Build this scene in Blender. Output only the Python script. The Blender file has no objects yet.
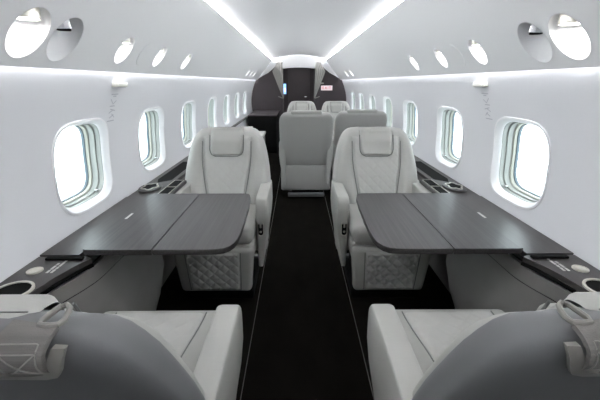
import bpy, bmesh, math, random
from mathutils import Vector, Matrix
random.seed(4)
S = bpy.context.scene
C = S.collection
PI = math.pi

# ---------------------------------------------------------------- materials
def mat(name, col, rough=.5, metal=0, spec=.5, bump=None, var=None, emit=None, sheen=0):
    m = bpy.data.materials.new(name); m.use_nodes = True
    nt = m.node_tree; b = nt.nodes['Principled BSDF']
    b.inputs['Base Color'].default_value = (*col, 1)
    b.inputs['Roughness'].default_value = rough
    b.inputs['Metallic'].default_value = metal
    b.inputs['Specular IOR Level'].default_value = spec
    if sheen: b.inputs['Sheen Weight'].default_value = sheen
    tc = nt.nodes.new('ShaderNodeTexCoord')
    if var:      # (amount, (sx,sy,sz), detail)
        amt, sc, det = var
        mp = nt.nodes.new('ShaderNodeMapping'); mp.inputs['Scale'].default_value = sc
        nz = nt.nodes.new('ShaderNodeTexNoise'); nz.inputs['Scale'].default_value = 1; nz.inputs['Detail'].default_value = det
        nt.links.new(tc.outputs['Object'], mp.inputs[0]); nt.links.new(mp.outputs[0], nz.inputs['Vector'])
        rp = nt.nodes.new('ShaderNodeValToRGB')
        rp.color_ramp.elements[0].position = .3; rp.color_ramp.elements[1].position = .7
        rp.color_ramp.elements[0].color = (*[c * (1 - amt) for c in col], 1)
        rp.color_ramp.elements[1].color = (*[min(1, c * (1 + amt)) for c in col], 1)
        nt.links.new(nz.outputs['Fac'], rp.inputs[0]); nt.links.new(rp.outputs[0], b.inputs['Base Color'])
    if bump:     # (scale, strength)
        nz = nt.nodes.new('ShaderNodeTexNoise'); nz.inputs['Scale'].default_value = bump[0]; nz.inputs['Detail'].default_value = 3
        bp = nt.nodes.new('ShaderNodeBump'); bp.inputs['Strength'].default_value = bump[1]; bp.inputs['Distance'].default_value = .002
        nt.links.new(tc.outputs['Object'], nz.inputs['Vector'])
        nt.links.new(nz.outputs['Fac'], bp.inputs['Height']); nt.links.new(bp.outputs[0], b.inputs['Normal'])
    if emit:
        b.inputs['Emission Color'].default_value = (*emit[0], 1); b.inputs['Emission Strength'].default_value = emit[1]
    return m

M = {}
M['wall'] = mat('wall_panel', (.74, .745, .765), .55, spec=.3, bump=(180, .03))
M['ceil'] = mat('ceiling_panel', (.86, .86, .87), .6, spec=.3)
M['panel'] = mat('ceiling_side_panel', (.92, .925, .93), .6, spec=.3)
M['rim'] = mat('window_rim_white', (.86, .86, .87), .35, spec=.4)
M['track'] = mat('shade_track_grey_green', (.32, .335, .315), .35)
M['inner'] = mat('inner_frame_cream', (.50, .50, .44), .4)
M['seal'] = mat('window_seal', (.10, .14, .17), .4)
M['leather'] = mat('light_grey_leather', (.42, .417, .392), .5, spec=.35, bump=(260, .12), var=(.03, (6, 6, 6), 2))
M['quilt'] = mat('quilted_light_leather', (.46, .458, .435), .5, spec=.35, bump=(260, .1))
M['shell'] = mat('back_shell_leather', (.45, .442, .424), .45, spec=.4, bump=(260, .08))
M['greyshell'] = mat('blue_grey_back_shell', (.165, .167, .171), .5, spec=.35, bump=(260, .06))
M['thread'] = mat('dark_piping', (.16, .165, .16), .6)
M['beige'] = mat('beige_trim', (.25, .24, .22), .4)
M['web'] = mat('grey_webbing', (.20, .19, .178), .8, bump=(500, .4), var=(.12, (3, 3, 260), 2))
M['stitch'] = mat('pale_stitching', (.33, .315, .29), .8)
M['dark'] = mat('dark_table_veneer', (.050, .0465, .0465), .38, spec=.45, var=(.34, (150, 2.5, 150), 6))
M['ledge'] = mat('dark_ledge_veneer', (.052, .047, .046), .38, spec=.5, var=(.16, (60, 2.0, 60), 4))
M['dado'] = mat('grey_lower_panel', (.215, .205, .198), .55, var=(.12, (3, 3, 5), 3))
M['black'] = mat('black_plastic', (.006, .006, .006), .8, spec=.12)
M['carpet'] = mat('black_carpet', (.0085, .0074, .0062), 1, spec=.03, bump=(700, .6), var=(.25, (9, 4, 9), 4))
M['metal'] = mat('brushed_metal', (.62, .60, .54), .3, metal=.8)
M['floortrim'] = mat('floor_trim_grey', (.13, .125, .115), .5)
M['champ'] = mat('champagne_trim', (.62, .60, .53), .35, metal=.3)
M['chrome'] = mat('chrome', (.75, .75, .76), .15, metal=1)
M['plum'] = mat('plum_brown_bulkhead', (.075, .06, .066), .5, var=(.08, (3, 3, 3), 2))
M['door'] = mat('dark_door', (.10, .08, .09), .45)
M['curtain'] = mat('beige_curtain', (.34, .33, .31), .8, bump=(300, .3))
M['print'] = mat('pale_print', (.55, .54, .52), .6)
M['greyprint'] = mat('grey_print', (.48, .48, .52), .6)
M['cup'] = mat('lamp_cup_white', (.85, .85, .86), .3)
M['ivory'] = mat('ivory_plastic', (.74, .73, .66), .4)
M['sign'] = mat('sign_face', (.85, .72, .75), .5, emit=((1, .75, .8), .25))
M['red'] = mat('sign_red', (.65, .05, .10), .5)
M['screen'] = mat('screen_blue', (.05, .1, .3), .3, emit=((.25, .5, 1), .9))
M['screenw'] = mat('screen_white', (.4, .5, .7), .3, emit=((.7, .85, 1), 1.2))
M['stripC'] = mat('ceiling_strip_light', (1, 1, 1), .5, emit=((.97, .98, 1), 24.0))
M['stripW'] = mat('wall_cove_light', (1, 1, 1), .5, emit=((.96, .97, 1), 6.5))
M['lamp'] = mat('lamp_lens', (1, 1, 1), .5, emit=((1, .99, .96), 12.0))
def glass():
    m = bpy.data.materials.new('window_pane'); m.use_nodes = True; nt = m.node_tree
    nt.nodes.clear()
    o = nt.nodes.new('ShaderNodeOutputMaterial'); mx = nt.nodes.new('ShaderNodeMixShader')
    t = nt.nodes.new('ShaderNodeBsdfTransparent'); t.inputs[0].default_value = (.95, .985, .99, 1)
    g = nt.nodes.new('ShaderNodeBsdfGlossy'); g.inputs['Roughness'].default_value = .03
    lw = nt.nodes.new('ShaderNodeLayerWeight'); lw.inputs[0].default_value = .5
    pw = nt.nodes.new('ShaderNodeMath'); pw.operation = 'POWER'; pw.inputs[1].default_value = 5
    ml = nt.nodes.new('ShaderNodeMath'); ml.operation = 'MULTIPLY_ADD'; ml.inputs[1].default_value = .5; ml.inputs[2].default_value = .03
    nt.links.new(lw.outputs['Facing'], pw.inputs[0]); nt.links.new(pw.outputs[0], ml.inputs[0]); nt.links.new(ml.outputs[0], mx.inputs[0]); nt.links.new(t.outputs[0], mx.inputs[1]); nt.links.new(g.outputs[0], mx.inputs[2])
    nt.links.new(mx.outputs[0], o.inputs[0]); return m
M['glass'] = glass()

# ---------------------------------------------------------------- object helpers
def obj(name, bm, m, parent=None, smooth=True, angle=40):
    bmesh.ops.remove_doubles(bm, verts=bm.verts, dist=1e-5)
    bmesh.ops.recalc_face_normals(bm, faces=bm.faces)
    me = bpy.data.meshes.new(name); bm.to_mesh(me); bm.free()
    me.materials.append(M[m] if isinstance(m, str) else m)
    if smooth:
        me.set_sharp_from_angle(angle=math.radians(angle))
        for p in me.polygons: p.use_smooth = True
    o = bpy.data.objects.new(name, me); C.objects.link(o)
    if parent: o.parent = parent
    return o
def tag(o, label=None, cat=None, group=None, kind=None):
    if label: o['label'] = label
    if cat: o['category'] = cat
    if group: o['group'] = group
    if kind: o['kind'] = kind
    return o
def thing(name, label, cat, loc=(0, 0, 0), rz=0, group=None):
    o = bpy.data.objects.new(name, None); C.objects.link(o); o.empty_display_size = .05
    o.location = loc; o.rotation_euler = (0, 0, rz)
    return tag(o, label, cat, group)
def struct(o, label, cat): return tag(o, label, cat, kind='structure')
def copy_tree(o, parent=None):
    c = o.copy(); C.objects.link(c)
    if parent: c.parent = parent
    for ch in list(o.children): copy_tree(ch, c)
    return c
BM = bmesh.new
def box(bm, x0, x1, y0, y1, z0, z1, r=0, seg=3):
    t = bmesh.new(); bmesh.ops.create_cube(t, size=1)
    for v in t.verts:
        v.co = Vector(((x0 + x1) / 2 + v.co.x * (x1 - x0), (y0 + y1) / 2 + v.co.y * (y1 - y0), (z0 + z1) / 2 + v.co.z * (z1 - z0)))
    if r: bmesh.ops.bevel(t, geom=list(t.edges), offset=r, segments=seg, affect='EDGES', profile=.5)
    merge(bm, t); return bm
def merge(bm, t):
    me = bpy.data.meshes.new('tmp'); t.to_mesh(me); t.free(); bm.from_mesh(me); bpy.data.meshes.remove(me)
def loft(bm, rings, cap0=True, cap1=True, closed=True):
    vs = [[bm.verts.new(p) for p in r] for r in rings]
    n = len(rings[0])
    for a, b in zip(vs, vs[1:]):
        for i in range(n if closed else n - 1):
            j = (i + 1) % n
            try: bm.faces.new((a[i], a[j], b[j], b[i]))
            except ValueError: pass
    if cap0: bm.faces.new(vs[0])
    if cap1: bm.faces.new(vs[-1])
    return bm
def tube(bm, pts, r, n=8, closed=False):
    pts = [Vector(p) for p in pts]; rings = []
    k = len(pts)
    for i, p in enumerate(pts):
        if closed: d = pts[(i + 1) % k] - pts[i - 1]
        else: d = pts[min(i + 1, k - 1)] - pts[max(i - 1, 0)]
        d.normalize()
        up = Vector((0, 0, 1)) if abs(d.z) < .9 else Vector((0, 1, 0))
        a = d.cross(up).normalized(); b = d.cross(a)
        rings.append([p + a * r * math.cos(t) + b * r * math.sin(t) for t in [2 * PI * q / n for q in range(n)]])
    if closed: rings.append(rings[0]); return loft(bm, rings, False, False)
    return loft(bm, rings)
def ribbon(bm, pts, w, th, side=None):
    """flat strap through pts; width along 'side' vector"""
    pts = [Vector(p) for p in pts]; rings = []
    for i, p in enumerate(pts):
        d = (pts[min(i + 1, len(pts) - 1)] - pts[max(i - 1, 0)]).normalized()
        sd = Vector(side if side else (1, 0, 0)); sd = (sd - d * sd.dot(d)).normalized()
        nn = d.cross(sd)
        rings.append([p + sd * w / 2 + nn * th / 2, p + sd * w / 2 - nn * th / 2, p - sd * w / 2 - nn * th / 2, p - sd * w / 2 + nn * th / 2])
    return loft(bm, rings)
def prism(bm, poly, axis, a0, a1):
    """extrude a 2-D polygon along an axis ('x','y','z')"""
    f = {'x': lambda p, a: (a, p[0], p[1]), 'y': lambda p, a: (p[0], a, p[1]), 'z': lambda p, a: (p[0], p[1], a)}[axis]
    return loft(bm, [[f(p, a0) for p in poly], [f(p, a1) for p in poly]])
def grid(bm, fn, nu, nv):
    vs = [[bm.verts.new(fn(i / nu, j / nv)) for i in range(nu + 1)] for j in range(nv + 1)]
    for j in range(nv):
        for i in range(nu): bm.faces.new((vs[j][i], vs[j][i + 1], vs[j + 1][i + 1], vs[j + 1][i]))
    return bm
def sm(a, b, x):
    t = max(0, min(1, (x - a) / (b - a))); return t * t * (3 - 2 * t)
def rrect(w, h, r, n=6):
    out = []
    for cx, cy, a0 in ((w - r, h - r, 0), (-w + r, h - r, 90), (-w + r, -h + r, 180), (w - r, -h + r, 270)):
        for k in range(n + 1):
            a = math.radians(a0 + 90 * k / n); out.append((cx + r * math.cos(a), cy + r * math.sin(a)))
    return out
def disc(bm, c, r0, r1, z0, z1, n=32):
    """annulus or disc prism about vertical axis"""
    if r0 <= 0:
        return loft(bm, [[(c[0] + r1 * math.cos(2 * PI * k / n), c[1] + r1 * math.sin(2 * PI * k / n), z) for k in range(n)] for z in (z0, z1)])
    R = []
    for r, z in ((r0, z0), (r1, z0), (r1, z1), (r0, z1), (r0, z0)):
        R.append([(c[0] + r * math.cos(2 * PI * k / n), c[1] + r * math.sin(2 * PI * k / n), z) for k in range(n)])
    return loft(bm, R, False, False)

# ---------------------------------------------------------------- shell
YB, YF = -.62, 7.95
YS = YB                       # the light strips begin over the first seats            # rear and front ends of the cabin
RW, ZC = 1.012, .84             # fuselage lining circle
def wallpt(s, v, y, n=0):      # v = arc length from the widest point, n = outward offset
    a = v / RW
    return Vector((s * (RW + n) * math.cos(a), y, ZC + (RW + n) * math.sin(a)))
V0, V1 = RW * math.asin((.56 - ZC) / RW), RW * math.asin((1.352 - ZC) / RW)

def holed(bm, pt, v0, v1, y0, y1, holes, vlo, vhi, half, loopfn, Mseg=8, K=4, nlo=6, nhi=6):
    """surface pt(v,y) with holes: holes = list of yc; loopfn(yc, k) -> list of 4*Mseg (v,y) starting at the cell corner order"""
    ys = []; cells = []
    cur = y0
    for yc in holes:
        a, b = yc - half, yc + half
        n = max(1, int((a - cur) / .12)); ys += [cur + (a - cur) * i / n for i in range(n)]
        cells.append((a, b, yc)); ys += [a + (b - a) * i / Mseg for i in range(Mseg)]
        cur = b
    n = max(1, int((y1 - cur) / .12)); ys += [cur + (y1 - cur) * i / n for i in range(n + 1)]
    def strip(va, vb, nv):
        grid_rows(bm, pt, ys, [va + (vb - va) * j / nv for j in range(nv + 1)])
    strip(v0, vlo, nlo); strip(vhi, v1, nhi)
    vs = [vlo + (vhi - vlo) * j / Mseg for j in range(Mseg + 1)]
    # gaps
    segs = []; cur = y0
    for a, b, yc in cells: segs.append((cur, a)); cur = b
    segs.append((cur, y1))
    for a, b in segs:
        yy = [y for y in ys if a - 1e-6 <= y <= b + 1e-6]
        grid_rows(bm, pt, yy, vs)
    for a, b, yc in cells:
        border = []
        for i in range(Mseg): border.append((vlo, a + (b - a) * i / Mseg))
        for i in range(Mseg): border.append((vlo + (vhi - vlo) * i / Mseg, b))
        for i in range(Mseg): border.append((vhi, b - (b - a) * i / Mseg))
        for i in range(Mseg): border.append((vhi - (vhi - vlo) * i / Mseg, a))
        lp = [loopfn(yc, bv, by) for bv, by in border]
        rings = []
        for k in range(K + 1):
            t = k / K
            rings.append([pt(bv + (lv - bv) * t, by + (ly - by) * t) for (bv, by), (lv, ly) in zip(border, lp)])
        loft(bm, rings, False, False)
def grid_rows(bm, pt, ys, vs):
    g = [[bm.verts.new(pt(v, y)) for y in ys] for v in vs]
    for j in range(len(vs) - 1):
        for i in range(len(ys) - 1): bm.faces.new((g[j][i], g[j][i + 1], g[j + 1][i + 1], g[j + 1][i]))

WN = 3.8                        # squareness of the window outline
WH, WV, WVC = .213, .193, .072  # half width, half height, centre arc
def winloop(hy, hv, n=64):
    out = []
    for k in range(n):
        a = 2 * PI * k / n; c, s_ = math.cos(a), math.sin(a)
        out.append((math.copysign(abs(s_) ** (2 / WN), s_) * hv, math.copysign(abs(c) ** (2 / WN), c) * hy))
    return out
def win_border(yc, bv, by):
    dv, dy = (bv - WVC) / .24, (by - yc) / .285
    m = (abs(dv / 1) ** WN + abs(dy / 1) ** WN) ** (1 / WN)
    return (WVC + dv / m * WV, yc + dy / m * WH)
WL = [1.62, 2.42, 3.27, 4.20, 5.05, 5.95, 6.85]
WR = [1.675, 2.49, 3.38, 4.24, 5.12, 6.01, 6.90]
wi = 0
for s, ws, side in ((-1, WL, 'left'), (1, WR, 'right')):
    bm = BM()
    holed(bm, lambda v, y: wallpt(s, v, y), V0, V1, YB, YF, ws, WVC - .23, WVC + .24, .285, win_border)
    z0 = wallpt(s, V0, 0)
    grid(bm, lambda u, w: Vector((z0.x + (s * .99 - z0.x) * (1 - w), YB + (YF - YB) * u, z0.z * w)), 20, 2)
    struct(obj('wall_' + side, bm, 'wall'), f'curved white cabin side wall on the {side} with oval windows', 'wall')
    for k, yc in enumerate(ws):
        wi += 1
        def ring(hy, hv, n): return [wallpt(s, WVC + v, yc + y, n) for v, y in winloop(hy, hv)]
        bm = BM()
        prof = [(WH + .012, WV + .012, .001), (WH + .011, WV + .011, -.005), (WH + .003, WV + .003, -.006), (WH - .005, WV - .005, .003), (WH - .013, WV - .013, .012), (WH - .018, WV - .018, .020), (WH - .019, WV - .019, .024)]
        loft(bm, [ring(*p) for p in prof], False, False)
        w = struct(obj(f'window_{wi}', bm, 'rim'), f'rounded cabin window number {k + 1} from the camera on the {side} wall', 'window')
        bm = BM()
        a, b = WH - .019, WV - .019
        loft(bm, [ring(*p) for p in ((a, b, .024), (a - .002, b - .002, .026), (a - .003, b - .003, .046), (a - .010, b - .010, .048), (a - .011, b - .011, .074), (a - .014, b - .014, .074))], False, False)
        obj('shade_track', bm, 'track', w, angle=25)
        bm = BM()
        loft(bm, [ring(*p) for p in ((a - .014, b - .014, .074), (a - .019, b - .019, .076), (a - .022, b - .022, .088))], False, False)
        obj('inner_frame', bm, 'inner', w, angle=25)
        bm = BM()
        loft(bm, [ring(*p) for p in ((a - .022, b - .022, .088), (a - .026, b - .026, .090), (a - .027, b - .027, .102))], False, False)
        obj('seal', bm, 'seal', w)
        bm = BM()
        loft(bm, [ring(a - .026, b - .026, .096), ring(a - .026, b - .026, .101)])
        obj('pane', bm, 'glass', w, smooth=False)
        bm = BM()   # shade pull knob low on the far side of the reveal
        p = wallpt(s, WVC - (b - .02), yc + (a - .075), .035)
        box(bm, p.x - .008, p.x + .008, p.y - .012, p.y + .012, p.z - .004, p.z + .006, .003)
        obj('shade_pull', bm, 'chrome', w)

# ceiling side panels with downlight cups
PX0, PZ0, PX1, PZ1 = .868, 1.313, .548, 1.70
PL = math.hypot(PX1 - PX0, PZ1 - PZ0)
def panpt(s, v, y):
    t = v / PL; b = .018 * math.sin(PI * t)
    return Vector((s * (PX0 + (PX1 - PX0) * t), y, PZ0 + (PZ1 - PZ0) * t))
# lights: (yc, kind)
SPL = [(1.115, 'lit', .074), (1.283, 'spot', .074), (1.705, 'lit', .060), (1.93, 'cover', .060), (2.13, 'lit', .056), (2.63, 'lit', .056), (5.85, 'lit', .056), (6.3, 'lit', .056), (6.75, 'lit', .056)]
SPR = [(1.198, 'lit', .074), (1.366, 'spot', .074), (1.785, 'lit', .060), (2.01, 'cover', .060), (2.23, 'lit', .056), (2.74, 'lit', .056), (5.85, 'lit', .056), (6.4, 'lit', .056)]
VC = .115
SL = 1.13
for s, sp, side in ((-1, SPL, 'left'), (1, SPR, 'right')):
    bm = BM()
    hs = [(y, r) for y, k, r in sp if k != 'cover']
    rr = dict(hs)
    def lp(yc, bv, by):
        r = rr[yc]; a = math.atan2((bv - VC) / .10, (by - yc) / .0835)
        return (VC + r * SL * math.sin(a), yc + r * math.cos(a))
    holed(bm, lambda v, y: panpt(s, v, y), 0, PL, YB, YF, [h[0] for h in hs], VC - .10, VC + .10, .0835, lp)
    # folded-back edges
    grid(bm, lambda u, w: Vector((s * (PX0 + .004 * w), YB + (YF - YB) * u, PZ0 + .02 * w)), 4, 1)
    grid(bm, lambda u, w: Vector((s * (PX1 + .012 * w), YB + (YF - YB) * u, PZ1 + .012 * w)), 4, 1)
    struct(obj('ceiling_' + side, bm, 'panel', angle=30), f'sloping pale grey ceiling panel on the {side} with round downlights', 'ceiling')
    names = {0: 'nearest', 1: 'second', 2: 'third', 4: 'fourth', 5: 'fifth', 6: 'sixth', 7: 'seventh', 8: 'farthest'}
    for k, (yc, kind, r) in enumerate(sp):
        ctr = panpt(s, VC, yc)
        if kind == 'cover':
            nrm = Vector((-s * (PZ1 - PZ0), 0, -(PX0 - PX1))).normalized()
            bm = BM()
            pts = [(r * SL * math.sin(2 * PI * q / 40), r * math.cos(2 * PI * q / 40)) for q in range(40)]
            loft(bm, [[panpt(s, VC + a * f, yc + b * f) + nrm * h for a, b in pts] for f, h in ((1, -.001), (1, .002), (.96, .003), (.9, .003))], False, True)
            t = obj('ceiling_cover', bm, 'panel')
            tag(t, f'flush round blank cover between two small downlights on the {side} ceiling panel', 'ceiling cover', 'blank covers in the ceiling panels')
            continue
        what = 'lit round recessed downlight' if kind == 'lit' else 'unlit recessed reading light with chrome swivel head'
        big = 'large ' if r > .063 else 'small '
        t = thing('ceiling_downlight', f'{big}{what}, {names[k]} along the {side} ceiling panel', 'ceiling light', ctr, 0, 'downlights in the ceiling panels')
        top = r * SL * (PZ1 - PZ0) / PL + .012; lz = r * SL * .42
        n = 40
        bm = BM()
        rim = [panpt(s, VC + r * SL * math.sin(2 * PI * q / n), yc + r * math.cos(2 * PI * q / n)) - ctr for q in range(n)]
        upr = [Vector((p.x, p.y, top)) for p in rim]
        up2 = [Vector((p.x * .5, p.y * .5, top + .004)) for p in rim]
        ra = [p * 1.035 + Vector((-s * .0012, 0, -.0012)) for p in rim]
        rb = [p + Vector((-s * .0012, 0, -.0012)) for p in rim]
        loft(bm, [ra, rb, rim, upr, up2], False, True)
        obj('lamp_cup', bm, 'cup', t)
        if kind == 'lit':
            bm = BM(); disc(bm, (0, 0), r * .42, r * .50, lz, top + .003)
            obj('lamp_ring', bm, 'metal', t)
            bm = BM(); disc(bm, (0, 0), 0, r * .43, lz + .001, lz + .006)
            obj('lamp', bm, 'lamp', t)
        else:
            bm = BM(); tube(bm, [(0, 0, top), (0, .002, lz + .012), (0, .004, lz - .002)], r * .32, 20)
            hd = obj('swivel_head', bm, 'chrome', t)
            bm = BM(); disc(bm, (0, .004), 0, r * .28, lz - .008, lz - .0022)
            obj('lens', bm, 'black', hd)
    # light strips
    bm = BM(); prism(bm, [(s * .5485, 1.7025), (s * .5515, 1.705), (s * .5555, 1.714), (s * .551, 1.714)], 'y', YS, YF)
    tag(obj('light_strip', bm, 'stripC', smooth=False), f'long glowing light strip along the {side} edge of the central ceiling', 'light strip', 'light strips')
    bm = BM(); prism(bm, [(s * .869, 1.328), (s * .879, 1.330), (s * .8765, 1.342), (s * .866, 1.342)], 'y', YS, YF)
    tag(obj('light_strip', bm, 'stripW', smooth=False), f'glowing cove light strip along the top of the {side} wall', 'light strip', 'light strips')

bm = BM()
def cpt(u, w):
    x = -.557 + 1.114 * u
    return Vector((x, YB + (YF - YB) * w, 1.714 + .083 * (1 - (x / .557) ** 2)))
grid(bm, cpt, 24, 20)
struct(obj('ceiling', bm, 'ceil'), 'smooth white central ceiling between two light strips', 'ceiling')
bm = BM(); box(bm, -1.05, 1.05, YB, 8.75, -.06, 0)
struct(obj('floor', bm, 'carpet', smooth=False), 'black carpeted cabin floor', 'floor')
for s, side, n in ((-1, 'left', 1), (1, 'right', 2)):
    bm = BM(); box(bm, s * .281 - .0015, s * .281 + .0015, YB, YF, 0, .004)
    struct(obj(f'trim_{n}', bm, 'floortrim', smooth=False), f'thin pale trim line on the floor along the {side} side of the aisle', 'trim')
# cross-section outline used for bulkheads
def outline(half):
    pts = [(1.0, 0)] + [(wallpt(1, V0 + (V1 - .02 - V0) * k / 14, 0).x + .006, wallpt(1, V0 + (V1 - .02 - V0) * k / 14, 0).z) for k in range(15)]
    pts += [(PX0 - .006, PZ0 - .003), (PX1 - .004, PZ1 - .004)]
    return pts
bm = BM()
o_ = outline(1); prism(bm, o_ + [(.3, 1.77), (0, 1.79), (-.3, 1.77)] + [(-x, z) for x, z in reversed(o_)], 'y', YB - .05, YB)
struct(obj('wall_back', bm, 'wall', smooth=False), 'pale bulkhead closing the cabin behind the camera', 'wall')
DX = .345
for s, side in ((-1, 'left'), (1, 'right')):
    bm = BM()
    prism(bm, [(s * x, z) for x, z in o_[:-2] + [(.855, 1.335), (.76, 1.39), (.64, 1.45), (.55, 1.52), (.46, 1.61), (.40, 1.66), (DX, 1.64), (DX, 0)]], 'y', YF, YF + .05)
    struct(obj('wall_front_' + side, bm, 'plum', smooth=False), f'dark plum bulkhead at the cabin end {side} of the doorway', 'wall')
    bm = BM(); box(bm, s * DX, s * (DX + .04), YF + .05, 8.74, 0, 1.60)
    struct(obj('wall_passage_' + side, bm, 'plum', smooth=False), f'dark {side} wall of the passage beyond the bulkhead', 'wall')
bm = BM()
for q in (-1, 1):
    prism(bm, [(q * x, z) for x, z in ((.866, 1.322), (.857, 1.33), (.76, 1.39), (.64, 1.45), (.55, 1.52), (.46, 1.61), (.40, 1.66), (.33, 1.68), (.33, 1.775), (.545, 1.70))], 'y', YF + .004, YF + .045)
n_ = 12; lo = [(-.345 + .69 * k / n_, 1.535 + .022 * math.sin(PI * k / n_)) for k in range(n_ + 1)]
prism(bm, lo + [(.345, 1.775), (0, 1.795), (-.345, 1.775)], 'y', YF + .002, YF + .06)
struct(obj('trim_3', bm, 'ceil', smooth=False), 'pale fascia over the dark bulkhead and the doorway', 'trim')
bm = BM(); box(bm, -.35, .35, YF + .051, 8.75, 1.60, 1.63)
struct(obj('ceiling_passage', bm, 'ceil'), 'pale ceiling of the short passage', 'ceiling')
d = BM(); box(d, -.245, .245, 8.70, 8.74, 0, 1.575, .01)
dd = struct(obj('door_1', d, 'door', smooth=False), 'dark closed door at the end of the passage', 'door')
bm = BM(); box(bm, .13, .20, 8.67, 8.699, .93, .955, .006); obj('door_handle', bm, 'chrome', dd)
bm = BM()
for x0, x1, z0, z1 in ((-.345, -.2455, 0, 1.60), (.2455, .345, 0, 1.60), (-.2455, .2455, 1.576, 1.60)): box(bm, x0, x1, 8.68, 8.74, z0, z1)
struct(obj('trim_4', bm, 'plum', smooth=False), 'dark frame round the passage door', 'trim')

# wedge shaped curtains at the doorway
for s, side in ((-1, 'left'), (1, 'right')):
    bm = BM()
    n = 13; rings = []
    for j in range(13):
        z = .95 + (1.655 - .95) * j / 12; t = j / 12
        xi, xo = .315 + .02 * t, .335 + .29 * t
        if t > .74: xo -= (t - .74) / .26 * .18
        fr = [(s * (xi + (xo - xi) * q / n), 7.80 + .10 * t * (q / n - .5) + .010 * math.sin(q * 2.2) * t, z) for q in range(n + 1)]
        bk = [(x, y + .022, z) for x, y, z in reversed(fr)]
        rings.append(fr + bk)
    loft(bm, rings)
    c = obj('doorway_curtain', bm, 'curtain')
    tag(c, f'tapered beige curtain gathered at the {side} edge of the end doorway', 'curtain', 'doorway curtains')
    bm = BM(); tube(bm, [(s * .43, 7.79, .985), (s * .38, 7.775, .965), (s * .315, 7.785, .945)], .009, 8)
    obj('tie_back', bm, 'beige', c)

t = thing('ceiling_downlight', 'small round light added out of view in the passage ceiling to brighten the dark door', 'ceiling light', (0, 8.33, 1.60))  # passage lamp is added, out of view, to lift the dark door
bm = BM(); disc(bm, (0, 0), .05, .065, -.006, 0); obj('lamp_ring', bm, 'metal', t)
bm = BM(); disc(bm, (0, 0), 0, .05, -.004, -.001); obj('lamp', bm, 'lamp', t)
# exit sign and little screen
sg = thing('exit_sign', 'small pale sign with red letters on the right end bulkhead', 'sign', (.585, YF - .001, 1.15))
bm = BM(); box(bm, -.12, .12, -.012, 0, -.048, .048, .004); obj('sign_plate', bm, 'sign', sg)
cu = bpy.data.curves.new('EXIT', 'FONT'); cu.body = 'EXIT'; cu.size = .075; cu.align_x = 'CENTER'; cu.align_y = 'CENTER'; cu.extrude = .001; cu.space_character = 1.25
to = bpy.data.objects.new('tmp_text', cu); C.objects.link(to)
me = bpy.data.meshes.new_from_object(to); bpy.data.objects.remove(to)
me.materials.clear(); me.materials.append(M['red'])
lt = bpy.data.objects.new('lettering', me); C.objects.link(lt); lt.parent = sg; lt.location = (0, -.0135, 0); lt.rotation_euler = (PI / 2, 0, 0)
sc = thing('control_screen', 'small glowing blue screen beside the left of the doorway', 'screen', (-.304, 8.05, 1.13))
bm = BM(); box(bm, -.0425, .035, -.012, .10, -.115, .115, .004); obj('bezel', bm, 'black', sc)
bm = BM(); box(bm, -.024, .031, -.0145, -.0118, -.105, .105); obj('display', bm, 'screen', sc)
bm = BM(); box(bm, -.012, .022, -.0165, -.0144, -.06, .02); obj('display_tile', bm, 'screenw', sc)
for x, z, nm in ((.43, 1.245, 'left'),):
    bm = BM(); box(bm, x - .03 + .03, x + .06 + .03, YF - .02, YF - .001, z - .012, z + .012, .004)
    tag(obj('grab_handle', bm, 'metal'), 'slim metal catch on the right bulkhead beside the curtain', 'handle')

# ---------------------------------------------------------------- wall fixtures by the cove
for s, side, y0 in ((-1, 'left', 1.86), (1, 'right', 1.95)):
    p = wallpt(s, .432, y0); px = abs(p.x)
    t = thing('cabin_sensor', f'small ivory fixture on the {side} wall just below the cove light', 'wall fixture', (p.x, y0, p.z), 0, 'ivory wall fixtures')
    bm = BM(); box(bm, -.028 if s > 0 else -.004, .004 if s > 0 else .028, -.055, .055, -.012, .010, .005); obj('housing', bm, 'ivory', t)
    bm = BM(); box(bm, -.024 if s > 0 else .002, -.002 if s > 0 else .024, -.04, .04, -.015, -.0115, .0015); obj('grille', bm, 'greyprint', t)
    bm = BM()
    def wp(v, y, n=-.0015): return wallpt(s, v + .097, y0 + y, n)
    def wbar(v0, y0_, v1, y1_, w=.0025):
        a, b = Vector((v0, y0_)), Vector((v1, y1_)); d = (b - a); nn = Vector((-d.y, d.x)).normalized() * w
        vs = [bm.verts.new(wp(*q)) for q in ((a + nn).to_tuple(), (b + nn).to_tuple(), (b - nn).to_tuple(), (a - nn).to_tuple())]
        bm.faces.new(vs)
    for v0, ya, v1, yb in ((.285, -.035, .285, .035), (.275, -.012, .275, .02), (.262, -.03, .235, .0), (.235, 0, .252, .03), (.225, -.03, .225, .02), (.21, -.02, .20, .03), (.19, -.03, .205, .01), (.185, 0, .165, .03), (.165, -.02, .18, .02), (.15, -.04, .15, .03)):
        wbar(v0, ya, v1, yb)
    o = obj('wall_placard', bm, 'greyprint', smooth=False)
    tag(o, f'small grey instruction drawing printed on the {side} wall under the ivory fixture', 'placard', 'printed instruction drawings')

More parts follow.
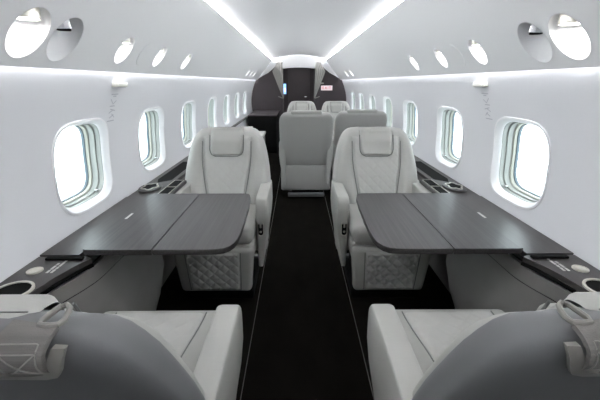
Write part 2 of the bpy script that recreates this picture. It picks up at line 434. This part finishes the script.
# ---------------------------------------------------------------- side ledges
def keyhole(cx, cy, r, ang, L, hw, n=28):
    """round cup opening with a mug-handle slot pointing at angle ang"""
    g = math.asin(hw / r); out = []
    for k in range(n + 1):
        a = ang + g + (2 * PI - 2 * g) * k / n; out.append((cx + r * math.cos(a), cy + r * math.sin(a)))
    ca, sa = math.cos(ang), math.sin(ang)
    for k in range(9):
        b = -PI / 2 + PI * k / 8
        lx, ly = L + hw * math.cos(b), hw * math.sin(b)
        out.append((cx + lx * ca - ly * sa, cy + lx * sa + ly * ca))
    return out
def ring_on(bm, loop, w, z0, z1):
    """raised rim that follows a loop: loop inside, offset outside"""
    n = len(loop); out = []
    for i in range(n):
        a, b, c = Vector(loop[i - 1]), Vector(loop[i]), Vector(loop[(i + 1) % n])
        d = (c - a).normalized(); out.append((b.x + d.y * w, b.y - d.x * w))
    R = [[(x, y, z0) for x, y in loop], [(x, y, z1) for x, y in loop], [(x, y, z1) for x, y in out], [(x, y, z0) for x, y in out], ]
    return loft(bm, R, False, False)
LZ = .66
for s, side in ((-1, 'left'), (1, 'right')):
    L = thing('side_ledge', f'dark wood ledge with cup holders running under the {side} windows', 'ledge', (s * .9, 1.2, 0), 0, 'dark side ledges')
    def P(x, y): return (s * x - s * .9, y - 1.2)
    def part(name, bm, m, parent=L, **k): return obj(name, bm, m, parent, **k)
    xw = .990
    # near ledge top (bulging towards the table), strip by the table, far ledge
    near = [(xw, YB + .01), (.862, YB + .01), (.862, .80), (.855, .94), (.838, 1.05), (.812, 1.14), (.790, 1.185), (.815, 1.20), (xw, 1.20)]
    part('ledge_top', prism(BM(), [P(*p) for p in near], 'z', LZ - .02, LZ), 'ledge', smooth=False)
    xe = .836 if s < 0 else .804
    strip = [(xw, 1.205), (xe + .010, 1.205), (xe + .010, 1.915), (xw, 1.915)]
    part('ledge_top', prism(BM(), [P(*p) for p in strip], 'z', LZ - .02, LZ + .004), 'ledge', smooth=False)
    far = [(xw, 1.917), (.765, 1.917), (.765, 2.285), (.83, 2.30), (.83, 2.80), (.86, 2.9), (.86, 3.4), (.955, 3.5), (.955, YF - .01), (xw, YF - .01)]
    part('ledge_top', prism(BM(), [P(*p) for p in far], 'z', LZ - .02, LZ), 'ledge', smooth=False)
    # black lip below the near and far edges
    lip = [(.92, YB + .01), (.858, YB + .01), (.858, .80), (.851, .94), (.834, 1.05), (.808, 1.14), (.786, 1.185), (.92, 1.185)]
    part('ledge_lip', prism(BM(), [P(*p) for p in lip], 'z', LZ - .034, LZ - .021), 'black', smooth=False)
    # lower panels: near one follows the ledge, bulges under the table and stops at a raked end
    def xtop(y): return .870 - .078 * sm(.86, 1.22, y)
    def xmid(y): return .862 - .160 * sm(.98, 1.26, y)
    zz = [0, .10, .20, .30, .40, .48, .55, .60, .625]
    ysl = [YB + .01, .3, .80] + [.84 + .024 * k for k in range(20)]
    bm = BM()
    def face(y, z):
        t = sm(.34, .62, z); x = xmid(y) * (1 - t) + xtop(y) * t
        return x + .04 * sm(.3, 0, z)
    def yend(z): return 1.36 + .35 * sm(.08, .50, z)
    cols = [[(s * face(y, z) - s * .9, y - 1.2, z) for z in zz] for y in ysl]
    cols.append([(s * face(2, z) - s * .9, yend(z) - .03 - 1.2, z) for z in zz])
    cols.append([(s * (face(2, z) + .01) - s * .9, yend(z) - .006 - 1.2, z) for z in zz])
    cols.append([(s * (face(2, z) + .04) - s * .9, yend(z) - 1.2, z) for z in zz])
    cols.append([(s * .945 - s * .9, yend(z) + .04 - 1.2, z) for z in zz])
    loft(bm, cols, False, False, closed=False)
    part('lower_panel', bm, 'dado', angle=35)
    bm = BM(); prism(bm, [(s * x - s * .9, z) for x, z in [(.925, .63), (.925, 0), (.96, 0), (.96, .63)]], 'y', 1.72 - 1.2, 3.45 - 1.2); part('lower_panel', bm, 'dado', smooth=False)
    bm = BM(); tube(bm, [(s * (face(y, .565) - .0005) - s * .9, y - 1.2, .565) for y in ysl[2:] + [1.5, 1.62]], .0013, 6)
    part('panel_joint', bm, 'black')
    # slot of the table arm
    bm = BM(); box(bm, *sorted((s * .945 - s * .9, s * .812 - s * .9)), 1.165 - 1.2, 1.184 - 1.2, LZ + .0005, LZ + .010, .003)
    part('table_arm', bm, 'black')
    bm = BM(); box(bm, *sorted((s * .903 - s * .9, s * .80 - s * .9)), 1.1865 - 1.2, 1.90 - 1.2, LZ - .03, LZ - .022)
    part('slide_well', bm, 'black', smooth=False)
    # near cup holder, outlet, placard
    kl = keyhole(0, 0, .054, PI - .9 if s > 0 else .9 + PI * 0, .062, .018)
    kl = keyhole(s * .912 - s * .9, .965 - 1.2, .050, math.radians(245) if s < 0 else math.radians(295), .075, .020)
    if s > 0: pass
    cp = part('cup_holder', loft(BM(), [[(x, y, LZ + .0012) for x, y in kl], [(x, y, LZ + .0022) for x, y in kl]]), 'black', smooth=False)
    bm = BM(); ring_on(bm, kl, .008, LZ, LZ + .006); obj('rim', bm, 'champ', cp)
    bm = BM(); disc(bm, (s * .930 - s * .9, 1.092 - 1.2), 0, .025, LZ, LZ + .004)
    dk = part('outlet_cover', bm, 'champ')
    bm = BM(); disc(bm, (s * .930 - s * .9, 1.092 - 1.2), .0185, .0205, LZ + .004, LZ + .0052); obj('cover_ring', bm, 'metal', dk)
    bm = BM()
    for r_, (x0, words) in enumerate(((.887, (.018, .026, .014)), (.872, (.022, .012, .030, .016)))):
        y = 1.080
        for wl in words:
            a, b = P(x0, y), P(x0 - .008, y + wl)
            box(bm, min(a[0], b[0]), max(a[0], b[0]), min(a[1], b[1]), max(a[1], b[1]), LZ, LZ + .0012); y += wl + .005
    part('printed_lines', bm, 'print', smooth=False)
    # far cup holder: raised collar with scalloped metal liner
    cx, cy = s * (.922 if s < 0 else .908) - s * .9, 2.085 - 1.2
    pod = [(cx + .060 * math.cos(2 * PI * k / 32), cy + .100 * math.sin(2 * PI * k / 32)) for k in range(32)]
    hd = part('cup_pod', prism(BM(), pod, 'z', LZ, LZ + .012), 'ledge', angle=30)
    star = [(cx + (.037 + .006 * math.cos(5 * a)) * math.cos(a), cy + (.060 + .009 * math.cos(5 * a)) * math.sin(a)) for a in [2 * PI * k / 60 for k in range(60)]]
    obj('cup_well', prism(BM(), star, 'z', LZ + .0122, LZ + .0135), 'black', hd, smooth=False)
    bm = BM(); ring_on(bm, star, .007, LZ + .012, LZ + .017); obj('rim', bm, 'metal', hd)
    # storage bins inboard of the cup pod
    for y0, y1 in ((1.97, 2.11), (2.125, 2.27)):
        f = part('storage_bin', prism(BM(), [P(*p) for p in ((.775, y0), (.838, y0), (.838, y1), (.775, y1))], 'z', LZ + .001, LZ + .002), 'black', smooth=False)
        rl = [(a, b) for a, b in (P(.775, y0), P(.838, y0), P(.838, y1), P(.775, y1))]
        if s > 0: rl = rl
        else: rl = rl[::-1]
        bm = BM(); ring_on(bm, rl, -.004, LZ, LZ + .004); obj('rim', bm, 'metal', f)
    # long dark recess further on
    part('open_recess', prism(BM(), [P(*p) for p in ((.86, 2.29), (.93, 2.22), (.955, 2.30), (.955, 2.85), (.86, 2.85))], 'z', LZ + .001, LZ + .002), 'black', smooth=False)

# ---------------------------------------------------------------- tables
def table(s, side):
    T = thing('folding_table', f'dark wood folding table by the {side} wall between two facing seats', 'table', (s * .6, 1.54, .655), 0, 'cabin tables')
    z0, z1 = .012, .035
    def leaf(name, poly):
        rings = []
        c = Vector((sum(p[0] for p in poly) / len(poly), sum(p[1] for p in poly) / len(poly)))
        for f, z in ((.972, z0), (.990, z0 + .006), (1, z1 - .008), (.998, z1 - .003), (.992, z1)):
            rings.append([(s * (c.x + (p[0] - c.x) * (1 - (1 - f) * .45)) - s * .6, c.y + (p[1] - c.y) * (1 - (1 - f) * .45) - 1.54, z) for p in poly])
        return obj(name, loft(BM(), rings), 'dark', T, angle=50)
    y0, y1 = 1.192, 1.888
    xs, xe, xi = (.571, .832, .004) if s < 0 else (.535, .800, -.010)
    def arc(cx, cy, r, a0, a1, n=10): return [(cx + r * math.cos(math.radians(a0 + (a1 - a0) * k / n)), cy + r * math.sin(math.radians(a0 + (a1 - a0) * k / n))) for k in range(n + 1)]
    leaf('outer_leaf', [(xs + .0015, y0), (xe - .022, y0), (xe - .008, y0 + .006), (xe, y0 + .022), (xe, y1), (xs + .0015, y1)])
    # inboard leaf: rounded corners, gently bowed free edge
    inn = [(xs - .0015, y1), (.325, y1), (.306, y1 - .006), (.294, y1 - .022), (.282, y1 - .08), (.274, 1.68), (.269, 1.50), (.266, 1.36), (.269, 1.29), (.276, 1.250), (.289, 1.220), (.308, 1.202), (.335, 1.194), (.37, y0), (xs - .0015, y0)]
    inn = [(x + (xi if x < .5 else 0), y) for x, y in inn]
    leaf('inner_leaf', inn)
    bm = BM(); box(bm, s * .805 - s * .6 - .005, s * .805 - s * .6 + .005, -.035, .035, z1, z1 + .0012); obj('latch_inlay', bm, 'print', T, smooth=False)
    bm = BM(); box(bm, *sorted((s * .50 - s * .6, s * .78 - s * .6)), -.28, .30, -.012, z0 + .001, .004); obj('slide_frame', bm, 'black', T)
    return T
table(-1, 'left'); table(1, 'right')

# ---------------------------------------------------------------- seats
BK = .42
def yc_(z): return -.02 - BK * (z - .42)
WT = [(.38, .262), (.45, .272), (.60, .29), (.70, .285), (.80, .268), (.87, .250), (.91, .234), (.94, .215), (.958, .196), (.968, .178), (.974, .145), (.976, .10)]
def wz0(z):
    if z <= WT[0][0]: return WT[0][1]
    for (a, b), (c, d) in zip(WT, WT[1:]):
        if z <= c: return b + (d - b) * (z - a) / (c - a)
    return WT[-1][1]
def bz(z): return .120 + .042 * sm(.46, .82, z)
def front(x, z):
    ax = abs(x); b = bz(z)
    w = .034 * sm(b - .01, b + .05, ax) - .008 * math.exp(-((ax - b) / .008) ** 2)
    return yc_(z) + .055 + w * (1 - .5 * sm(.85, .97, z))
def kz(z): return 1 if z < .925 else math.sqrt(max(.0, 1 - ((z - .925) / .052) ** 2))
def quilt(x, z, a=.075, amp=.006):
    u, v = (x + z) / a, (x - z) / a
    return amp * min(abs(math.sin(PI * u)), abs(math.sin(PI * v))) ** .45
def edge(u, v, e=.05, e2=.05): return sm(0, e, u) * sm(0, e, 1 - u) * sm(0, e2, v) * sm(0, e2, 1 - v)

def make_seat(label, loc, rz, group, square=False):
    def wz(z): return wz0(z) if not square else .286 * (1 if z < .87 else 1 - .30 * (1 - math.sqrt(max(0, 1 - ((z - .87) / .1065) ** 2))))
    T = thing('club_armchair', label, 'seat', loc, rz, group)
    zs = [.38, .42, .48, .54, .60, .66, .72, .77, .82, .86, .89, .915, .935, .95, .960, .967, .972, .975, .9762]
    # front cushion of the back
    rings = []
    N = 80
    for z in zs:
        w = wz(z) - .012; r = []
        for q in range(N):
            a = 2 * PI * q / N; c, s_ = math.cos(a), math.sin(a)
            x = w * math.copysign(abs(c) ** .55, c)
            if s_ >= 0: y = yc_(z) + (s_ ** .5) * (front(x, z) - yc_(z)) * kz(z)
            else: y = yc_(z) - (abs(s_) ** .5) * .03 * kz(z)
            r.append((x, y, z - .014 * sm(.85, .97, z)))
        rings.append(r)
    br = obj('backrest', loft(BM(), rings), 'leather', T, angle=60)
    # back shell
    rings = []
    for z in zs:
        w = wz(z); r = []
        for q in range(N):
            a = 2 * PI * q / N; c, s_ = math.cos(a), math.sin(a)
            x = w * math.copysign(abs(c) ** .6, c)
            th = .045 + .025 * sm(.75, .42, z)
            y = yc_(z) - .024 + ((s_ ** .6) * (front(x, z) - .012 - yc_(z) + .024) * kz(z) if s_ >= 0 else -(abs(s_) ** .7) * th * kz(z))
            r.append((x, y, z - .0015))
        rings.append(r)
    sh = obj('back_shell', loft(BM(), rings), 'shell', T, angle=60)
    # quilted centre panel
    def zl(z): return z - .014 * sm(.85, .97, z)
    def qf(u, v):
        z = .43 + (.935 - .43) * v; x = (2 * u - 1) * (bz(z) - .004)
        e = edge(u, v, .06, .03)
        return Vector((x, front(x, z) * 1 + (-.004 + .0065 * e + e * quilt(x, z, .062, .0032)), zl(z)))
    obj('quilted_panel', grid(BM(), qf, 64, 110), 'quilt', br, angle=75)
    # piping either side of the panel
    for s in (-1, 1):
        obj('piping', tube(BM(), [(s * bz(z), front(bz(z), z) + .0095, zl(z)) for z in [.43 + .47 * k / 24 for k in range(25)]], .0028, 6), 'thread', br)
    # headrest pad with U piping
    hw, zb, zt = .112, .800, .972
    def inside(u, v):
        z = zb + (zt - zb) * v
        wv = hw * (1 if v > .3 else math.sqrt(max(0, 1 - ((.3 - v) / .3) ** 2)) * .36 + .64)
        return (2 * u - 1) * wv, z
    def hp(u, v):
        eu = (sm(0, .10, u) * sm(0, .10, 1 - u)) ** .6
        if v <= .7:
            t = v / .7; x, z = inside(u, t * (.952 - zb) / (zt - zb))
            e = eu * sm(0, .12, t) ** .6
            return Vector((x, yc_(z) + .043 + .036 * e * (1 - .55 * sm(.6, 1, t)), z))
        a = (v - .7) / .3 * 2.75
        return Vector(((2 * u - 1) * hw, yc_(.952) + (.043 + .016 * eu) * math.cos(a), .952 + .024 * math.sin(a) * (.6 + .4 * eu)))
    bm = BM(); grid(bm, hp, 30, 40)
    hr = obj('headrest', bm, 'leather', T, angle=75)
    pts = [inside(0, .78 * v / 12) for v in range(12, -1, -1)] + [inside(u / 10, 0) for u in range(1, 10)] + [inside(1, .78 * v / 12) for v in range(0, 13)]
    obj('piping', tube(BM(), [(x, front(0, z) + .0085, z) for x, z in pts], .0028, 6), 'thread', hr)
    obj('seam', tube(BM(), [((2 * k / 16 - 1) * hw * .96, yc_(.952) + .0595 * math.cos(1.75), .9525 + .024 * math.sin(1.75)) for k in range(17)], .0010, 6), 'thread', hr)
    if square:
        bm = BM(); box(bm, -.165, .165, -.035, .04, .905, .992, .022, 4)
        for v in bm.verts: v.co.y += yc_(v.co.z) - .025
        obj('headrest_roll', bm, 'leather', T, angle=60)
    # skirt below the shell
    bm = BM(); box(bm, -.262 - .02 * square, .262 + .02 * square, -.115, .0, .085 if square else .16, .375 if square else .40, .022, 3); obj('back_skirt', bm, 'shell', T)
    # seat cushion
    bm = BM(); box(bm, -.222, .222, -.02, .432, .405, .512, .036, 4); cu_ = obj('seat_cushion', bm, 'leather', T, angle=60)
    def cq(u, v):
        y = .03 + .365 * v; hwid = .125 + .028 * sm(.2, 1, v); x = (2 * u - 1) * hwid; e = edge(u, v, .06, .04)
        return Vector((x, y, .510 + .007 * e + e * quilt(x, y, .075, .0045)))
    obj('quilted_panel', grid(BM(), cq, 64, 80), 'quilt', cu_, angle=75)
    for s in (-1, 1):
        obj('seam', tube(BM(), [(s * (.127 + .028 * sm(.2, 1, k / 12)), .03 + .365 * k / 12, .5125) for k in range(13)], .0022, 6), 'thread', cu_)
    bm = BM(); box(bm, -.220, .220, -.02, .40, .30, .403, .015); obj('seat_pan', bm, 'leather', T)
    # leg rest
    bm = BM(); box(bm, -.225, .225, .375, .452, .105, .392, .028, 4)
    for v in bm.verts:
        t = (v.co.z - .105) / .287; v.co.x *= .90 + .10 * min(1, t * 1.2); v.co.y -= .03 * (1 - t)
    lr = obj('leg_rest', bm, 'leather', T, angle=60)
    def lq(u, v):
        z = .125 + .25 * v; t = (z - .105) / .287; x = (2 * u - 1) * .152 * (.92 + .08 * t); e = edge(u, v, .05, .05)
        return Vector((x, .450 - .03 * (1 - t) + .005 * e + e * quilt(x, z * 1.0, .060, .012), z))
    obj('quilted_panel', grid(BM(), lq, 72, 64), 'quilt', lr, angle=75)
    for s in (-1, 1):
        obj('seam', tube(BM(), [(s * .156 * (.92 + .08 * t), .4525 - .03 * (1 - t), .105 + .287 * t) for t in [.07 + .86 * k / 8 for k in range(9)]], .0024, 6), 'thread', lr)
    # armrests
    for s in (-1, 1):
        rings = []
        for z, k in ((.175, .6), (.185, 1), (.25, 1), (.33, 1), (.42, 1), (.50, 1), (.56, 1), (.59, 1), (.61, .985), (.625, .94), (.633, .86), (.636, .72)):
            t = (z - .175) / .46
            xi, xo = .228, .228 + .030 + .040 * sm(0, .75, t)
            cx_, hx = (xi + xo) / 2, (xo - xi) / 2 * (1 if k == 1 else .55 + .45 * k if z > .5 else .8)
            yf = .240 + .055 * sm(0, .8, t); yb = -.20 + .06 * t
            if z > .58: yf -= .05 * (1 - math.sqrt(max(0, 1 - ((z - .58) / .0565) ** 2)))
            cy_, hy = (yf + yb) / 2, (yf - yb) / 2
            rings.append([(s * (cx_ + a), cy_ + b, z) for a, b in rrect(hx, hy, min(.014, hx * .6), 4)])
        am = obj('armrest', loft(BM(), rings), 'leather', T, angle=55)
        t0 = .240 + .055 * sm(0, .8, .6)
        bm = BM(); pl = rrect(.017, .046, .0165, 6)
        loft(bm, [[(s * .254 + a, t0 + q, .452 + b) for a, b in pl] for q in (-.004, .003)])
        sw = obj('control_plate', bm, 'black', am, smooth=False)
        bm = BM(); rl = rrect(.0175, .0465, .017, 6)
        tube(bm, [(s * .254 + a, t0 + .003, .452 + b) for a, b in rl], .003, 6, True)
        obj('plate_rim', bm, 'metal', sw)
        bm = BM(); box(bm, s * .254 - .005, s * .254 + .005, t0 + .002, t0 + .007, .455, .478, .002); box(bm, s * .254 - .006, s * .254 + .006, t0 + .002, t0 + .006, .424, .436, .002)
        obj('control_button', bm, 'metal', sw)
    # pedestal
    bm = BM(); box(bm, -.20, .20, -.10, .33, .0, .06, .01); box(bm, -.16, .16, -.08, .30, .055, .30, .01); obj('pedestal', bm, 'black', T)
    bm = BM(); box(bm, -.205, .205, -.16, -.116, .02, .065, .006); obj('rear_rail', bm, 'greyshell', T)  # beige rail; the shade on it is put into this darker grey
    if not square: return T
    return T

SXL, SXR = -.510, .490
G1 = 'single cabin seats'
s0 = make_seat('pale leather seat behind the left table, facing the camera', (SXL, 2.25, 0), PI, G1)
def seat(label, x, y, rz, grp):
    c = copy_tree(s0); c.location = (x, y, 0); c.rotation_euler = (0, 0, rz); tag(c, label, 'seat', grp); return c
seat('pale leather seat behind the right table, facing the camera', SXR, 2.25, PI, G1)
nl = seat('pale leather seat in the left foreground seen from behind its dark back', SXL, .67, 0, G1)
nr = seat('pale leather seat in the right foreground seen from behind its dark back', SXR - .012, .67, 0, G1)
def narrow(o): o.scale = (.92, 1, 1)
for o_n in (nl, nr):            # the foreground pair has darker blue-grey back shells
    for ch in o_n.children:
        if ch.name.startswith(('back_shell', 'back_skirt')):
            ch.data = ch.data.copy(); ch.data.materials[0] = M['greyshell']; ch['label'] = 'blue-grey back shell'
G2 = 'paired seats further along the cabin'
sq = make_seat('seat seen from behind in mid aisle, left one of the paired seats', (.058, 4.08, 0), 0, G2, True)
c = copy_tree(sq); c.location = (.658, 4.24, 0); tag(c, 'seat seen from behind, half hidden by the right facing seat, nearest the wall', 'seat', G2)
narrow(seat('small distant seat facing the camera, left one of the far pair', .040, 5.85, PI, G2))
narrow(seat('small distant seat facing the camera, right one of the far pair', .598, 5.85, PI, G2))

# shoulder belts on the two foreground seats
def rear(z): return yc_(z) - .024 - .045 * kz(z)
def belt(T, s):                    # s = inboard direction in seat space
    cx = s * .095
    # recess in the shell top with a beige bezel
    path = [(cx + a, z) for a, z in ((-.09, .962), (-.088, .935), (-.082, .915), (-.065, .905), (.050, .903), (.066, .908), (.076, .922), (.086, .945), (.092, .962))]
    if s < 0: path = [(2 * cx - x, z) for x, z in path]
    rings = []
    for k, (x, z) in enumerate(path):   # flat bezel band lying on the shell
        dx, dz = x - cx, z - .965
        f = 1 - .016 / max(.03, math.hypot(dx, dz))
        xi, zi = cx + dx * f, .965 + dz * f
        rings.append([(x, rear(z) + .002, z), (x, rear(z) - .005, z), (xi, rear(zi) - .007, zi), (xi, rear(zi) + .002, zi)])
    bz_ = obj('slot_bezel', loft(BM(), rings), 'beige', T, angle=50)
    bm = BM(); grid(bm, lambda u, v: Vector((cx + (2 * u - 1) * .070, rear(.914 + .050 * v) - .0015, .914 + .050 * v)), 8, 8)
    obj('slot', bm, 'thread', bz_)
    # webbing rising from the slot over the top of the back
    dx = s * .008
    cb, cx = cx, cx + s * .034
    pts = [(cx, rear(.915) + .004, .918), (cx, rear(.925) - .004, .926), (cx + dx * .2, rear(.94) - .009, .943), (cx + dx * .6, rear(.955) - .009, .962), (cx + dx * 1.2, rear(.968) - .003, .975), (cx + dx * 1.6, rear(.97) + .012, .9805)]
    sp = []
    for i in range(len(pts) - 1):
        for k in range(4): sp.append(Vector(pts[i]).lerp(Vector(pts[i + 1]), k / 4))
    sp.append(Vector(pts[-1]))
    for _ in range(3): sp = [sp[0]] + [(sp[i - 1] + sp[i] * 2 + sp[i + 1]) / 4 for i in range(1, len(sp) - 1)] + [sp[-1]]
    wb = obj('shoulder_belt', ribbon(BM(), sp, .062, .007), 'web', T, angle=60)
    def on(u, f):                  # point on the outer face of the webbing
        i = min(len(sp) - 2, max(0, int(f * (len(sp) - 1)))); t = f * (len(sp) - 1) - i
        p = sp[i].lerp(sp[i + 1], t); d = (sp[i + 1] - sp[i]).normalized(); n_ = Vector((1, 0, 0)).cross(d)
        if n_.z < 0 and n_.y > 0: n_ = -n_
        n_ = n_ if n_.y < 0 or n_.z > 0 else -n_
        return p + Vector((u * .029, 0, 0)) + n_ * .0042
    bm = BM()
    for a, b in (((-.75, .12), (.75, .58)), ((.75, .12), (-.75, .58)), ((-.75, .12), (.75, .12)), ((-.75, .58), (.75, .58)), ((-.75, .70), (.75, .70)), ((-.75, .04), (.75, .04)), ((-.8, .05), (-.8, .7)), ((.8, .05), (.8, .7))):
        tube(bm, [on(a[0] + (b[0] - a[0]) * k / 8, a[1] + (b[1] - a[1]) * k / 8) for k in range(9)], .0011, 5)
    obj('stitching', bm, 'stitch', wb)
    # metal loop at the end of the webbing
    e = sp[-1]
    lp = [(-.006, -.004, .002), (.034, -.004, .002), (.036, .010, .004), (.030, .028, .006), (.018, .034, .007), (.004, .026, .006)]
    lp = [(a * s * .72 + s * .004, b, c) for a, b, c in ((.004, -.004, .002), (.020, -.006, .002), (.036, -.004, .002), (.040, .004, .003), (.038, .016, .005), (.032, .026, .006), (.023, .031, .007), (.013, .028, .006), (.006, .016, .004), (.002, .004, .003))]
    obj('belt_loop', tube(BM(), [(e.x + a, e.y + b, e.z + c) for a, b, c in lp], .004, 8, True), 'beige', wb)
belt(nl, 1); belt(nr, -1)

# ---------------------------------------------------------------- left side cabinets
t = thing('side_cabinet', 'low dark cabinet with a stepped pale top on the left beyond the facing seat', 'cabinet', (-.60, 4.4, 0))
bm = BM(); box(bm, -.16, .15, -.24, .24, 0, .64, .006); obj('body', bm, 'plum', t)
bm = BM(); box(bm, -.10, .16, -.25, .25, .642, .675, .006); box(bm, -.17, .0, .06, .25, .677, .735, .008); obj('countertop', bm, 'leather', t)
t = thing('galley_cabinet', 'dark waist high cabinet against the end bulkhead on the left', 'cabinet', (-.64, 7.3, 0))
bm = BM(); box(bm, -.30, .22, -.60, .60, 0, .68, .006); obj('body', bm, 'black', t)
bm = BM(); box(bm, -.30, .23, -.61, .61, .682, .70, .006); obj('countertop', bm, 'plum', t)

# ---------------------------------------------------------------- world, camera
w = bpy.data.worlds.new('World'); S.world = w; w.use_nodes = True
bg = w.node_tree.nodes['Background']; bg.inputs[0].default_value = (.90, .97, 1, 1); bg.inputs[1].default_value = 2.3
cam = bpy.data.cameras.new('Camera'); co = bpy.data.objects.new('Camera', cam); C.objects.link(co)
cam.sensor_width = 36; cam.lens = 21.6; cam.clip_start = .02
th = math.atan(118 / 360); yaw = math.atan(3 * math.cos(th) / 360)
co.location = (-.04, 0, 1.27); co.rotation_euler = (PI / 2 - th, 0, -yaw)
S.camera = co
S.view_settings.view_transform = 'Standard'; S.view_settings.look = 'None'; S.view_settings.gamma = 1
S.view_settings.exposure = 1.2
S.cycles.max_bounces = 10; S.cycles.diffuse_bounces = 8; S.cycles.transparent_max_bounces = 12
